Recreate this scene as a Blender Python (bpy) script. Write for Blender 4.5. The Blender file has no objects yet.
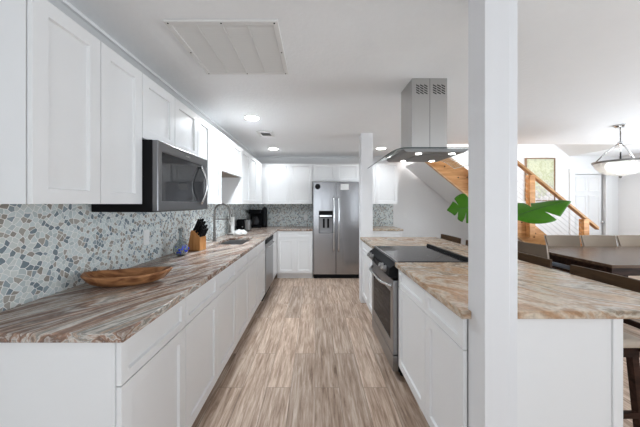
import bpy, bmesh, math, random
from mathutils import Vector, Matrix
random.seed(7)
C = bpy.context.scene.collection
S = bpy.context.scene
PI = math.pi

# ------------------------------------------------------------------ camera, world, light, exposure
F = 262.0
cd = bpy.data.cameras.new('camera'); cam = bpy.data.objects.new('camera', cd); C.objects.link(cam)
cam.location = (0, 0, 1.37); cam.rotation_euler = (PI/2, 0, 0)
cd.sensor_width = 36; cd.lens = F/640*36; cd.shift_x = 5/640; cd.shift_y = -9.5/640; cd.clip_start = 0.05
S.camera = cam
w = bpy.data.worlds.new('world'); S.world = w; w.use_nodes = True
w.node_tree.nodes['Background'].inputs[0].default_value = (0.93, 0.96, 1.0, 1)
w.node_tree.nodes['Background'].inputs[1].default_value = 0.35
def area(name, loc, rot, sx, sy, power, col=(1, 1, 1)):
    l = bpy.data.lights.new(name, 'AREA'); l.shape = 'RECTANGLE'; l.size = sx; l.size_y = sy; l.energy = power; l.color = col
    o = bpy.data.objects.new(name, l); C.objects.link(o); o.location = loc; o.rotation_euler = rot; return o
area('fill_rear_left', (-0.15, -1.87, 1.25), (PI/2+.35, 0, 0), 1.4, 1.5, 7, (0.83, 0.92, 1))  # added fill from behind the camera, tilted up; no window seen there
area('fill_rear_right', (3.1, -1.87, 1.25), (PI/2+.35, 0, .15), 2.8, 1.5, 10, (0.83, 0.92, 1))  # second added fill, wider, brightening the room from an unseen rear opening
area('daylight_dining_window', (6.2, 1.9, 1.1), (PI/2+.8, 0, PI/2), 3.0, 1.6, 82, (0.83, 0.92, 1))
area('stairwell_fill', (2.7, 4.85, 3.9), (0, 0.2, 0), 1.0, 0.8, 24, (1, 1, 1))  # added light, source unseen, to keep the stairwell bright
DOWN_NEAR, DOWN_FAR = 10, 1.5
S.view_settings.view_transform = 'Standard'; S.view_settings.look = 'None'
S.view_settings.gamma = 1; S.view_settings.use_curve_mapping = False
S.view_settings.exposure = 1.32

# ------------------------------------------------------------------ materials
def new_mat(name):
    m = bpy.data.materials.new(name); m.use_nodes = True
    nt = m.node_tree; return m, nt, nt.nodes['Principled BSDF']
def mat(name, col, rough=0.5, metal=0.0, bump=0, bscale=50, var=0.0, vscale=8, stretch=None, trans=0, ior=1.45, alpha=1, coat=0):
    m, nt, b = new_mat(name)
    b.inputs['Base Color'].default_value = (*col, 1); b.inputs['Roughness'].default_value = rough
    b.inputs['Metallic'].default_value = metal; b.inputs['IOR'].default_value = ior
    b.inputs['Transmission Weight'].default_value = trans; b.inputs['Alpha'].default_value = alpha
    b.inputs['Coat Weight'].default_value = coat
    tc = nt.nodes.new('ShaderNodeTexCoord'); mp = nt.nodes.new('ShaderNodeMapping')
    nt.links.new(tc.outputs['Object'], mp.inputs[0])
    if stretch: mp.inputs['Scale'].default_value = stretch
    nz = nt.nodes.new('ShaderNodeTexNoise'); nz.inputs['Scale'].default_value = vscale; nz.inputs['Detail'].default_value = 4
    nt.links.new(mp.outputs[0], nz.inputs['Vector'])
    mx = nt.nodes.new('ShaderNodeMix'); mx.data_type = 'RGBA'
    v = max(var, 0.012)
    mx.inputs[6].default_value = (*[c*(1-v) for c in col], 1); mx.inputs[7].default_value = (*[min(1, c*(1+v)) for c in col], 1)
    nt.links.new(nz.outputs[0], mx.inputs[0]); nt.links.new(mx.outputs[2], b.inputs['Base Color'])
    if bump:
        n2 = nt.nodes.new('ShaderNodeTexNoise'); n2.inputs['Scale'].default_value = bscale; n2.inputs['Detail'].default_value = 3
        nt.links.new(mp.outputs[0], n2.inputs['Vector'])
        bp = nt.nodes.new('ShaderNodeBump'); bp.inputs['Strength'].default_value = bump; bp.inputs['Distance'].default_value = 0.004
        nt.links.new(n2.outputs[0], bp.inputs['Height']); nt.links.new(bp.outputs[0], b.inputs['Normal'])
    return m
def emis(name, col, strength):
    m, nt, b = new_mat(name); b.inputs['Emission Color'].default_value = (*col, 1); b.inputs['Emission Strength'].default_value = strength
    b.inputs['Base Color'].default_value = (*col, 1); return m
def ramp(nt, stops):
    r = nt.nodes.new('ShaderNodeValToRGB'); e = r.color_ramp.elements
    while len(e) < len(stops): e.new(0.5)
    for k, (p, c) in enumerate(stops): e[k].position = p; e[k].color = (*c, 1)
    return r
def world_pos(nt, scale=(1, 1, 1), rot=0, loc=(0, 0, 0)):
    g = nt.nodes.new('ShaderNodeNewGeometry')
    r = nt.nodes.new('ShaderNodeMapping'); r.inputs['Rotation'].default_value = (0, 0, rot)
    s = nt.nodes.new('ShaderNodeMapping'); s.inputs['Scale'].default_value = scale; s.inputs['Location'].default_value = loc
    nt.links.new(g.outputs['Position'], r.inputs[0]); nt.links.new(r.outputs[0], s.inputs[0]); return s.outputs[0]

def stone(name, rot, sc, stops, loc=(0, 0, 0), mottle=0.45):
    m, nt, b = new_mat(name); L = nt.links
    p = world_pos(nt, sc, rot, loc)
    n1 = nt.nodes.new('ShaderNodeTexNoise'); n1.inputs['Scale'].default_value = 1; n1.inputs['Detail'].default_value = 7
    n1.inputs['Roughness'].default_value = 0.56; n1.inputs['Distortion'].default_value = 1.3
    L.new(p, n1.inputs['Vector'])
    r = ramp(nt, stops); L.new(n1.outputs[0], r.inputs[0])
    p2 = world_pos(nt, (1, 1, 1))
    n2 = nt.nodes.new('ShaderNodeTexNoise'); n2.inputs['Scale'].default_value = 55; n2.inputs['Detail'].default_value = 5
    L.new(p2, n2.inputs['Vector'])
    r2 = ramp(nt, [(0.35, (0.40, 0.38, 0.36)), (0.62, (.97, .97, .97))]); L.new(n2.outputs[0], r2.inputs[0])
    mx = nt.nodes.new('ShaderNodeMix'); mx.data_type = 'RGBA'; mx.blend_type = 'MULTIPLY'; mx.inputs[0].default_value = mottle
    L.new(r.outputs[0], mx.inputs[6]); L.new(r2.outputs[0], mx.inputs[7]); L.new(mx.outputs[2], b.inputs['Base Color'])
    b.inputs['Roughness'].default_value = 0.22
    return m

def wood(name, c1, c2, stretch, rough=0.45, scale=1.0, knots=False):
    m, nt, b = new_mat(name); L = nt.links
    tc = nt.nodes.new('ShaderNodeTexCoord'); mp = nt.nodes.new('ShaderNodeMapping'); mp.inputs['Scale'].default_value = stretch
    L.new(tc.outputs['Object'], mp.inputs[0])
    n = nt.nodes.new('ShaderNodeTexNoise'); n.inputs['Scale'].default_value = scale; n.inputs['Detail'].default_value = 5; n.inputs['Distortion'].default_value = 0.6
    L.new(mp.outputs[0], n.inputs['Vector'])
    r = ramp(nt, [(0.32, c1), (0.66, c2)]); L.new(n.outputs[0], r.inputs[0])
    out = r.outputs[0]
    if knots:
        v = nt.nodes.new('ShaderNodeTexVoronoi'); v.inputs['Scale'].default_value = 3.2; L.new(tc.outputs['Object'], v.inputs['Vector'])
        r2 = ramp(nt, [(0.04, (0.35, 0.2, 0.12)), (0.12, (1, 1, 1))]); L.new(v.outputs['Distance'], r2.inputs[0])
        mx = nt.nodes.new('ShaderNodeMix'); mx.data_type = 'RGBA'; mx.blend_type = 'MULTIPLY'; mx.inputs[0].default_value = 1
        L.new(out, mx.inputs[6]); L.new(r2.outputs[0], mx.inputs[7]); out = mx.outputs[2]
    L.new(out, b.inputs['Base Color']); b.inputs['Roughness'].default_value = rough
    return m

def floor_mat():
    m, nt, b = new_mat('plank_floor'); L = nt.links
    g = nt.nodes.new('ShaderNodeNewGeometry'); sp = nt.nodes.new('ShaderNodeSeparateXYZ'); cb = nt.nodes.new('ShaderNodeCombineXYZ')
    L.new(g.outputs['Position'], sp.inputs[0]); L.new(sp.outputs[1], cb.inputs[0]); L.new(sp.outputs[0], cb.inputs[1])
    br = nt.nodes.new('ShaderNodeTexBrick'); L.new(cb.outputs[0], br.inputs['Vector'])
    br.inputs['Color1'].default_value = (0, 0, 0, 1); br.inputs['Color2'].default_value = (1, 1, 1, 1); br.inputs['Mortar'].default_value = (0.5, 0.5, 0.5, 1)
    br.inputs['Scale'].default_value = 1; br.inputs['Mortar Size'].default_value = 0.0016; br.inputs['Mortar Smooth'].default_value = 0.1
    br.inputs['Brick Width'].default_value = 1.2; br.inputs['Row Height'].default_value = 0.18; br.offset = 0.37
    # grain, shifted per plank
    mul = nt.nodes.new('ShaderNodeVectorMath'); mul.operation = 'MULTIPLY'; mul.inputs[1].default_value = (7.3, 11.1, 5)
    L.new(br.outputs['Color'], mul.inputs[0])
    add = nt.nodes.new('ShaderNodeVectorMath'); add.operation = 'ADD'; L.new(g.outputs['Position'], add.inputs[0]); L.new(mul.outputs[0], add.inputs[1])
    mp = nt.nodes.new('ShaderNodeMapping'); mp.inputs['Scale'].default_value = (42, 3.0, 1); L.new(add.outputs[0], mp.inputs[0])
    n = nt.nodes.new('ShaderNodeTexNoise'); n.inputs['Scale'].default_value = 1; n.inputs['Detail'].default_value = 8; n.inputs['Roughness'].default_value = 0.68; n.inputs['Distortion'].default_value = 0.5
    L.new(mp.outputs[0], n.inputs['Vector'])
    r = ramp(nt, [(0.28, (0.18, 0.115, 0.08)), (0.42, (0.38, 0.27, 0.20)), (0.52, (0.52, 0.395, 0.31)), (0.68, (0.74, 0.63, 0.53))]); L.new(n.outputs[0], r.inputs[0])
    tone = ramp(nt, [(0, (0.80, 0.79, 0.78)), (1, (1.12, 1.1, 1.08))]); L.new(br.outputs['Color'], tone.inputs[0])
    mx = nt.nodes.new('ShaderNodeMix'); mx.data_type = 'RGBA'; mx.blend_type = 'MULTIPLY'; mx.inputs[0].default_value = 1
    L.new(r.outputs[0], mx.inputs[6]); L.new(tone.outputs[0], mx.inputs[7])
    m2 = nt.nodes.new('ShaderNodeMix'); m2.data_type = 'RGBA'; m2.inputs[7].default_value = (0.22, 0.17, 0.13, 1)
    L.new(mx.outputs[2], m2.inputs[6]); L.new(br.outputs['Fac'], m2.inputs[0])
    L.new(m2.outputs[2], b.inputs['Base Color']); b.inputs['Roughness'].default_value = 0.42
    return m

def mosaic_mat():
    m, nt, b = new_mat('glass_mosaic'); L = nt.links
    p = world_pos(nt)
    sp_ = nt.nodes.new('ShaderNodeSeparateXYZ'); L.new(p, sp_.inputs[0])
    su = nt.nodes.new('ShaderNodeMath'); su.operation = 'ADD'; L.new(sp_.outputs[0], su.inputs[0]); L.new(sp_.outputs[1], su.inputs[1])
    cb = nt.nodes.new('ShaderNodeCombineXYZ'); L.new(su.outputs[0], cb.inputs[0]); L.new(sp_.outputs[2], cb.inputs[1])
    mr = nt.nodes.new('ShaderNodeMapping'); mr.inputs['Rotation'].default_value = (0, 0, .55); L.new(cb.outputs[0], mr.inputs[0]); p = mr.outputs[0]
    # gentle warp so the pieces look hand broken
    nz = nt.nodes.new('ShaderNodeTexNoise'); nz.inputs['Scale'].default_value = 9; L.new(p, nz.inputs['Vector'])
    sc = nt.nodes.new('ShaderNodeVectorMath'); sc.operation = 'SCALE'; sc.inputs['Scale'].default_value = 0.05; L.new(nz.outputs['Color'], sc.inputs[0])
    ad = nt.nodes.new('ShaderNodeVectorMath'); ad.operation = 'ADD'; L.new(p, ad.inputs[0]); L.new(sc.outputs[0], ad.inputs[1])
    outs = []
    for f in ('F1', 'DISTANCE_TO_EDGE'):
        v = nt.nodes.new('ShaderNodeTexVoronoi'); v.voronoi_dimensions = '2D'; v.feature = f; v.inputs['Scale'].default_value = 41; v.inputs['Randomness'].default_value = 0.68
        L.new(ad.outputs[0], v.inputs['Vector']); outs.append(v)
    sx = nt.nodes.new('ShaderNodeSeparateColor'); L.new(outs[0].outputs['Color'], sx.inputs[0])
    r = ramp(nt, [(0.0, (0.64, 0.70, 0.70)), (0.28, (0.20, 0.25, 0.28)), (0.38, (0.33, 0.305, 0.27)), (0.48, (0.66, 0.70, 0.68)), (0.66, (0.31, 0.37, 0.40)), (0.76, (0.40, 0.38, 0.34)), (0.86, (0.52, 0.58, 0.58))])
    r.color_ramp.interpolation = 'CONSTANT'; L.new(sx.outputs[0], r.inputs[0])
    e = ramp(nt, [(0.045, (0, 0, 0)), (0.065, (1, 1, 1))]); L.new(outs[1].outputs['Distance'], e.inputs[0])
    mx = nt.nodes.new('ShaderNodeMix'); mx.data_type = 'RGBA'; mx.inputs[6].default_value = (0.88, 0.88, 0.86, 1)
    L.new(e.outputs[0], mx.inputs[0]); L.new(r.outputs[0], mx.inputs[7]); L.new(mx.outputs[2], b.inputs['Base Color'])
    rr = nt.nodes.new('ShaderNodeMapRange'); rr.inputs[3].default_value = 0.7; rr.inputs[4].default_value = 0.2
    L.new(e.outputs[0], rr.inputs[0]); L.new(rr.outputs[0], b.inputs['Roughness'])
    bp = nt.nodes.new('ShaderNodeBump'); bp.inputs['Strength'].default_value = 0.4; bp.inputs['Distance'].default_value = 0.002
    L.new(e.outputs[0], bp.inputs['Height']); L.new(bp.outputs[0], b.inputs['Normal'])
    return m

def art_mat():
    m, nt, b = new_mat('painting_art'); L = nt.links
    tc = nt.nodes.new('ShaderNodeTexCoord')
    n = nt.nodes.new('ShaderNodeTexNoise'); n.inputs['Scale'].default_value = 7; n.inputs['Detail'].default_value = 7; n.inputs['Roughness'].default_value = 0.75; L.new(tc.outputs['Generated'], n.inputs['Vector'])
    sp = nt.nodes.new('ShaderNodeSeparateXYZ'); L.new(tc.outputs['Generated'], sp.inputs[0])
    ma = nt.nodes.new('ShaderNodeMath'); ma.operation = 'MULTIPLY_ADD'; ma.inputs[1].default_value = 0.35; L.new(sp.outputs[2], ma.inputs[0]); L.new(n.outputs[0], ma.inputs[2])
    r = ramp(nt, [(0.46, (0.70, 0.68, 0.66)), (0.53, (0.62, 0.56, 0.55)), (0.58, (0.40, 0.42, 0.28)), (0.66, (0.66, 0.66, 0.52)), (0.72, (0.45, 0.47, 0.26)), (0.80, (0.66, 0.67, 0.50)), (0.9, (0.50, 0.53, 0.36))])
    L.new(ma.outputs[0], r.inputs[0]); L.new(r.outputs[0], b.inputs['Base Color']); b.inputs['Roughness'].default_value = 0.5
    return m

WHITE = (0.84, 0.84, 0.84)
M = {}
M['paint'] = mat('cabinet_paint', WHITE, 0.33)
M['wall'] = mat('wall_paint', (0.80, 0.80, 0.80), 0.6, bump=0.08, bscale=180)
M['ceil'] = mat('ceiling_paint', (0.91, 0.915, 0.92), 0.8, bump=0.55, bscale=38)
M['trim'] = mat('trim_paint', (0.82, 0.82, 0.82), 0.4)
M['post'] = mat('pillar_paint', (0.80, 0.80, 0.81), 0.5, var=0.03, vscale=2, stretch=(9, 9, 0.6))
M['floor'] = floor_mat()
M['mosaic'] = mosaic_mat()
M['stone'] = stone('brown_banded_stone', 0.48, (8.5, .8, 8), [(0.30, (0.10, 0.06, 0.045)), (0.37, (0.26, 0.15, 0.105)), (0.42, (0.58, 0.52, 0.47)), (0.455, (0.20, 0.13, 0.10)), (0.50, (0.40, 0.25, 0.18)), (0.535, (0.74, 0.69, 0.63)), (0.565, (0.30, 0.29, 0.265)), (0.60, (0.60, 0.46, 0.36)), (0.64, (0.22, 0.15, 0.12)), (0.70, (0.55, 0.54, 0.50))])
M['stone2'] = stone('cream_swirled_stone', -0.8, (2.6, 1.3, 4), [(0.30, (0.20, 0.13, 0.09)), (0.38, (0.52, 0.32, 0.19)), (0.43, (0.72, 0.62, 0.50)), (0.475, (0.46, 0.29, 0.18)), (0.52, (0.70, 0.64, 0.54)), (0.555, (0.28, 0.21, 0.15)), (0.60, (0.66, 0.52, 0.38)), (0.66, (0.48, 0.29, 0.16)), (0.72, (0.62, 0.58, 0.50))], loc=(3.1, 1.7, 0), mottle=0.5)
M['steel'] = mat('brushed_steel', (0.34, 0.34, 0.345), 0.33, 1.0, var=0.12, vscale=3, stretch=(1, 1, 0.2))
M['steel_v'] = mat('fridge_steel', (0.36, 0.36, 0.37), 0.22, 1.0, bump=0.9, bscale=9, var=0.12, stretch=(1, 1, 0.1))
M['steel_d'] = mat('dark_steel', (0.21, 0.21, 0.215), 0.3, 1.0, bump=0.1, bscale=4, stretch=(1, 1, 0.12))
M['hoodst'] = mat('satin_hood_steel', (0.30, 0.30, 0.30), 0.5, 0.7)
M['hoodch'] = mat('hood_chimney_steel', (0.50, 0.495, 0.485), 0.3, 1.0, var=0.1, vscale=3, stretch=(1, 1, 0.2))
M['chrome'] = mat('satin_chrome', (0.66, 0.66, 0.66), 0.16, 1.0)
M['nickel'] = mat('brushed_nickel', (0.22, 0.21, 0.20), 0.3, 1.0)
M['black'] = mat('black_plastic', (0.008, 0.008, 0.009), 0.5)
M['bglass'] = mat('black_glass', (0.03, 0.03, 0.033), 0.06, coat=0.3)
M['darkglass'] = mat('oven_glass', (0.018, 0.018, 0.02), 0.04, ior=1.3)
M['mwglass'] = mat('microwave_glass', (0.02, 0.02, 0.022), 0.05, ior=1.5)
M['gap'] = mat('vent_shadow_metal', (0.03, 0.03, 0.03), 0.7)
M['hglass'] = mat('hood_glass', (0.80, 0.86, 0.86), 0.03, trans=0.96, ior=1.12)
M['hedge'] = mat('hood_glass_edge', (0.05, 0.07, 0.07), 0.2)
M['cglass'] = mat('clear_glass', (0.60, 0.66, 0.68), 0.06, trans=0.8)
M['bluegl'] = mat('blue_glass', (0.03, 0.06, 0.55), 0.08, var=0.3, vscale=60)
M['frost'] = mat('frosted_glass', (0.93, 0.93, 0.91), 0.3, trans=0.35)
M['lamp'] = emis('lamp_lens', (1, 0.99, 0.96), 9)
M['hlamp'] = emis('hood_lamp_lens', (1, 0.99, 0.96), 7)
M['plastic'] = mat('white_plastic', (0.82, 0.82, 0.81), 0.4)
M['bowl'] = wood('bowl_wood', (0.14, 0.05, 0.02), (0.52, 0.25, 0.11), (10, 45, 30), 0.35)
M['block'] = wood('knife_block_wood', (0.42, 0.17, 0.05), (0.62, 0.30, 0.11), (40, 40, 5), 0.4)
M['pine'] = wood('orange_pine', (0.45, 0.19, 0.06), (0.72, 0.38, 0.16), (3, 20, 20), 0.4, knots=True)
M['pinelt'] = wood('pale_pine', (0.55, 0.30, 0.14), (0.78, 0.52, 0.30), (3, 20, 20), 0.45)
M['rail'] = wood('handrail_wood', (0.38, 0.19, 0.08), (0.55, 0.30, 0.13), (4, 25, 25), 0.4)
M['dark'] = wood('espresso_wood', (0.014, 0.006, 0.004), (0.045, 0.020, 0.012), (6, 30, 30), 0.55)
M['walnut'] = wood('walnut_wood', (0.035, 0.019, 0.010), (0.085, 0.048, 0.024), (20, 5, 20), 0.5)
M['table'] = wood('table_wood', (0.06, 0.035, 0.022), (0.12, 0.075, 0.048), (2, 25, 25), 0.25)
M['taupe'] = mat('taupe_fabric', (0.19, 0.15, 0.115), 0.85, bump=0.3, bscale=300, var=0.08)
M['piping'] = mat('pale_piping', (0.55, 0.48, 0.42), 0.8)
M['seatgrey'] = mat('slate_leather', (0.13, 0.16, 0.20), 0.35)
M['seatbeige'] = mat('beige_leather', (0.50, 0.42, 0.34), 0.4)
M['leaf'] = mat('monstera_green', (0.055, 0.20, 0.006), 0.45, var=0.35, vscale=14)
M['stem'] = mat('stem_green', (0.05, 0.13, 0.03), 0.5)
M['ceramic'] = mat('white_ceramic', (0.8, 0.8, 0.78), 0.25)
M['cloth'] = mat('white_cloth', (0.82, 0.82, 0.80), 0.9, bump=0.4, bscale=200)
M['frame'] = wood('picture_frame_wood', (0.16, 0.09, 0.05), (0.32, 0.20, 0.12), (20, 20, 20), 0.4)
M['art'] = art_mat()
M['dispenser'] = mat('dispenser_grey', (0.35, 0.35, 0.36), 0.35)
M['cable'] = mat('steel_cable', (0.60, 0.60, 0.60), 0.3, 0.8)
M['ply'] = wood('cabinet_underside_ply', (0.20, 0.16, 0.12), (0.30, 0.25, 0.20), (3, 12, 3), 0.6)
M['vent'] = mat('vent_white_metal', (0.76, 0.75, 0.73), 0.5)
M['ventd'] = mat('vent_filter', (0.62, 0.61, 0.59), 0.8)

def spec(v, *names):
    for n_ in names: M[n_].node_tree.nodes['Principled BSDF'].inputs['Specular IOR Level'].default_value = v
spec(.08, 'darkglass'); spec(.2, 'bglass')
spec(.12, 'black', 'gap', 'dark', 'walnut', 'taupe', 'hedge'); spec(.25, 'stone', 'stone2', 'table', 'floor', 'mosaic', 'leaf', 'bowl', 'block', 'pine', 'pinelt', 'rail')

# ------------------------------------------------------------------ mesh helpers
def lerp(a, b, t): return a+(b-a)*t
class MB:
    def __init__(s): s.bm = bmesh.new()
    def hexa(s, p):
        v = [s.bm.verts.new(q) for q in p]
        for f in ((0, 3, 2, 1), (4, 5, 6, 7), (0, 1, 5, 4), (1, 2, 6, 5), (2, 3, 7, 6), (3, 0, 4, 7)): s.bm.faces.new([v[i] for i in f])
        return s
    def box(s, x0, y0, z0, x1, y1, z1):
        return s.hexa([(x0, y0, z0), (x1, y0, z0), (x1, y1, z0), (x0, y1, z0), (x0, y0, z1), (x1, y0, z1), (x1, y1, z1), (x0, y1, z1)])
    def prism(s, pts, axis, a, b):
        """pts: 2-D outline, extruded from a to b along axis ('x': pts=(y,z), 'y': pts=(x,z), 'z': pts=(x,y))"""
        def mk(p, t): return {'x': (t, p[0], p[1]), 'y': (p[0], t, p[1]), 'z': (p[0], p[1], t)}[axis]
        A = [s.bm.verts.new(mk(p, a)) for p in pts]; B = [s.bm.verts.new(mk(p, b)) for p in pts]
        n = len(pts); s.bm.faces.new(A[::-1]); s.bm.faces.new(B)
        for i in range(n): s.bm.faces.new([A[i], A[(i+1) % n], B[(i+1) % n], B[i]])
        return s
    def tube(s, pts, r, n=10, cap=True):
        pts = [Vector(p) for p in pts]; rings = []
        up = Vector((0, 0, 1)); prev = None
        for i, p in enumerate(pts):
            d = (pts[min(i+1, len(pts)-1)]-pts[max(i-1, 0)]).normalized()
            if prev is None:
                a = d.orthogonal().normalized()
            else:
                a = (prev-d*prev.dot(d)).normalized()
            prev = a; b = d.cross(a)
            rr = r[i] if isinstance(r, (list, tuple)) else r
            rings.append([s.bm.verts.new(p+a*math.cos(t)*rr+b*math.sin(t)*rr) for t in [2*PI*k/n for k in range(n)]])
        for i in range(len(rings)-1):
            for k in range(n): s.bm.faces.new([rings[i][k], rings[i][(k+1) % n], rings[i+1][(k+1) % n], rings[i+1][k]])
        if cap: s.bm.faces.new(rings[0][::-1]); s.bm.faces.new(rings[-1])
        return s
    def lathe(s, prof, c=(0, 0, 0), n=28, axis='z'):
        c = Vector(c); rings = []
        for r, z in prof:
            r = max(r, 0.0005)
            ring = []
            for k in range(n):
                t = 2*PI*k/n; u, v = math.cos(t)*r, math.sin(t)*r
                q = {'z': (u, v, z), 'x': (z, u, v), 'y': (v, z, u)}[axis]
                ring.append(s.bm.verts.new(c+Vector(q)))
            rings.append(ring)
        for i in range(len(rings)-1):
            for k in range(n): s.bm.faces.new([rings[i][k], rings[i][(k+1) % n], rings[i+1][(k+1) % n], rings[i+1][k]])
        s.bm.faces.new(rings[0][::-1]); s.bm.faces.new(rings[-1]); return s
    def grid(s, xs, ys, solid, z0, z1):
        """slab made of the cells (i,j) where solid(i,j); plan in x,y"""
        V = {}
        def v(i, j, t):
            if (i, j, t) not in V: V[(i, j, t)] = s.bm.verts.new((xs[i], ys[j], z1 if t else z0))
            return V[(i, j, t)]
        nx, ny = len(xs)-1, len(ys)-1
        ok = lambda i, j: 0 <= i < nx and 0 <= j < ny and solid(i, j)
        for i in range(nx):
            for j in range(ny):
                if not ok(i, j): continue
                s.bm.faces.new([v(i, j, 1), v(i+1, j, 1), v(i+1, j+1, 1), v(i, j+1, 1)])
                s.bm.faces.new([v(i, j+1, 0), v(i+1, j+1, 0), v(i+1, j, 0), v(i, j, 0)])
                if not ok(i, j-1): s.bm.faces.new([v(i, j, 0), v(i+1, j, 0), v(i+1, j, 1), v(i, j, 1)])
                if not ok(i, j+1): s.bm.faces.new([v(i+1, j+1, 0), v(i, j+1, 0), v(i, j+1, 1), v(i+1, j+1, 1)])
                if not ok(i-1, j): s.bm.faces.new([v(i, j+1, 0), v(i, j, 0), v(i, j, 1), v(i, j+1, 1)])
                if not ok(i+1, j): s.bm.faces.new([v(i+1, j, 0), v(i+1, j+1, 0), v(i+1, j+1, 1), v(i+1, j, 1)])
        return s
    def shaker(s, face, plane, u0, u1, z0, z1, fw=0.058, th=0.019, rec=0.012):
        """flat frame with a recessed centre panel. face 'x+','x-','y-': where its front looks; plane: coordinate of the front"""
        def q(u, z, d):   # d = depth behind the front
            return {'x+': (plane-d, u, z), 'x-': (plane+d, u, z), 'y-': (u, plane+d, z)}[face]
        o = [(u0, z0), (u1, z0), (u1, z1), (u0, z1)]
        i = [(u0+fw, z0+fw), (u1-fw, z0+fw), (u1-fw, z1-fw), (u0+fw, z1-fw)]
        b = 0.004
        i2 = [(u0+fw+b, z0+fw+b), (u1-fw-b, z0+fw+b), (u1-fw-b, z1-fw-b), (u0+fw+b, z1-fw-b)]
        mk = lambda L, d: [s.bm.verts.new(q(u, z, d)) for u, z in L]
        O, I, P, B = mk(o, 0), mk(i, 0), mk(i2, rec), mk(o, th)
        for k in range(4):
            j = (k+1) % 4
            s.bm.faces.new([O[k], O[j], I[j], I[k]]); s.bm.faces.new([I[k], I[j], P[j], P[k]]); s.bm.faces.new([O[j], O[k], B[k], B[j]])
        s.bm.faces.new(P); s.bm.faces.new(B[::-1]); return s
    def build(s, name, m, parent=None, bevel=0.0, smooth=False, seg=2, local=False):
        bmesh.ops.recalc_face_normals(s.bm, faces=s.bm.faces)
        off = Vector((0, 0, 0))
        if parent and not local:
            p = parent
            while p: off += p.location; p = p.parent
            bmesh.ops.translate(s.bm, verts=s.bm.verts, vec=-off)
        me = bpy.data.meshes.new(name); s.bm.to_mesh(me); s.bm.free()
        o = bpy.data.objects.new(name, me); C.objects.link(o)
        if parent: o.parent = parent
        if isinstance(m, str): m = M[m]
        me.materials.append(m)
        if smooth:
            for p in me.polygons: p.use_smooth = True
        if bevel:
            b = o.modifiers.new('bevel', 'BEVEL'); b.width = bevel; b.segments = seg; b.limit_method = 'ANGLE'; b.angle_limit = 0.6
        return o
def tag(o, label=None, cat=None, group=None, kind=None):
    if label: o['label'] = label
    if cat: o['category'] = cat
    if group: o['group'] = group
    if kind: o['kind'] = kind
    return o
def thing(name, loc, label, cat, group=None, rz=0):
    o = bpy.data.objects.new(name, None); C.objects.link(o); o.location = loc; o.rotation_euler = (0, 0, rz); o.empty_display_size = 0.1
    return tag(o, label, cat, group)
def struct(name, mb, m, label=None, **k):
    o = mb.build(name, m, **k); o['kind'] = 'structure'
    if label: o['label'] = label
    return o
def copy_tree(o, parent=None):
    c = o.copy(); C.objects.link(c); c.parent = parent
    for ch in o.children: copy_tree(ch, c)
    return c

XW = -1.34; YB = 5.40; ZC = 2.35; XR = 6.25; Y0 = -1.9
# ------------------------------------------------------------------ setting
struct('floor', MB().box(XW-.1, Y0, -0.1, XR+.1, YB+1.0, 0), 'floor')
struct('ceiling', MB().grid([XW-.1, 1.80, 5.25, XR+.1], [Y0, 4.30, YB+.1], lambda i, j: not (i == 1 and j == 1), ZC, ZC+.12), 'ceil')
struct('wall_left', MB().box(XW-.1, Y0, 0, XW, YB+.1, ZC), 'wall')
# back wall with a door opening
bk = MB(); bk.grid([XW, 5.34, 5.97, XR+.1], [0, 1.988, 2.35, 5.2], lambda i, j: not (i == 1 and j == 0), YB, YB+.1)
for v in bk.bm.verts: v.co = Vector((v.co.x, v.co.z, v.co.y))
struct('wall_back', bk, 'wall')
wr = MB().grid([Y0, .5, 3.7, YB], [0, .2, 2.1, ZC], lambda i, j: not (i == 1 and j == 1), 0, .1)
for v in wr.bm.verts: v.co = Vector((XR+v.co.z, v.co.x, v.co.y))
struct('wall_right', wr, 'wall')
wf = MB().grid([XW, -.9, .6, 1.6, 4.6, XR+.1], [0, .45, 2.05, ZC], lambda i, j: not (i in (1, 3) and j == 1), Y0-.1, Y0)
for v in wf.bm.verts: v.co = Vector((v.co.x, v.co.z, v.co.y))
struct('wall_front', wf, 'wall')
cl = MB(); cl.box(5.2, YB+.9, 0, 6.1, YB+.95, 2.2); cl.box(5.2, YB+.1, 0, 5.25, YB+.9, 2.2); cl.box(6.05, YB+.1, 0, 6.1, YB+.9, 2.2); cl.box(5.2, YB+.1, 2.15, 6.1, YB+.9, 2.2)
struct('wall_light_block', cl, 'wall')  # added unseen box, shuts out world light so the door gap stays dark
# stairwell above the ceiling opening
struct('wall_stairwell_front', MB().box(1.7, 4.20, ZC+.12, 5.35, 4.30, 5.2), 'wall')
struct('wall_stairwell_left', MB().box(1.7, 4.30, ZC+.12, 1.80, YB, 5.2), 'wall')
struct('ceiling_stairwell', MB().prism([(5.25, ZC), (5.35, ZC+.02), (1.9, ZC+.02+3.45*.82), (1.8, ZC+3.45*.82)], 'y', 4.30, YB), 'wall')
# crown trims
def crown(name, pts, axis, a, b): struct(name, MB().prism(pts, axis, a, b), 'trim')
cp = [(0, 0), (0, -.085), (.012, -.085), (.03, -.06), (.075, -.035), (.10, -.02), (.115, -.02), (.115, 0)]
crown('trim_1', [(XW+a*1.25, ZC+b*.9) for a, b in cp], 'y', Y0, YB)
crown('trim_2', [(YB-a*.4, ZC+b*.4) for a, b in cp], 'x', XW+.145, 1.78)
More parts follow.
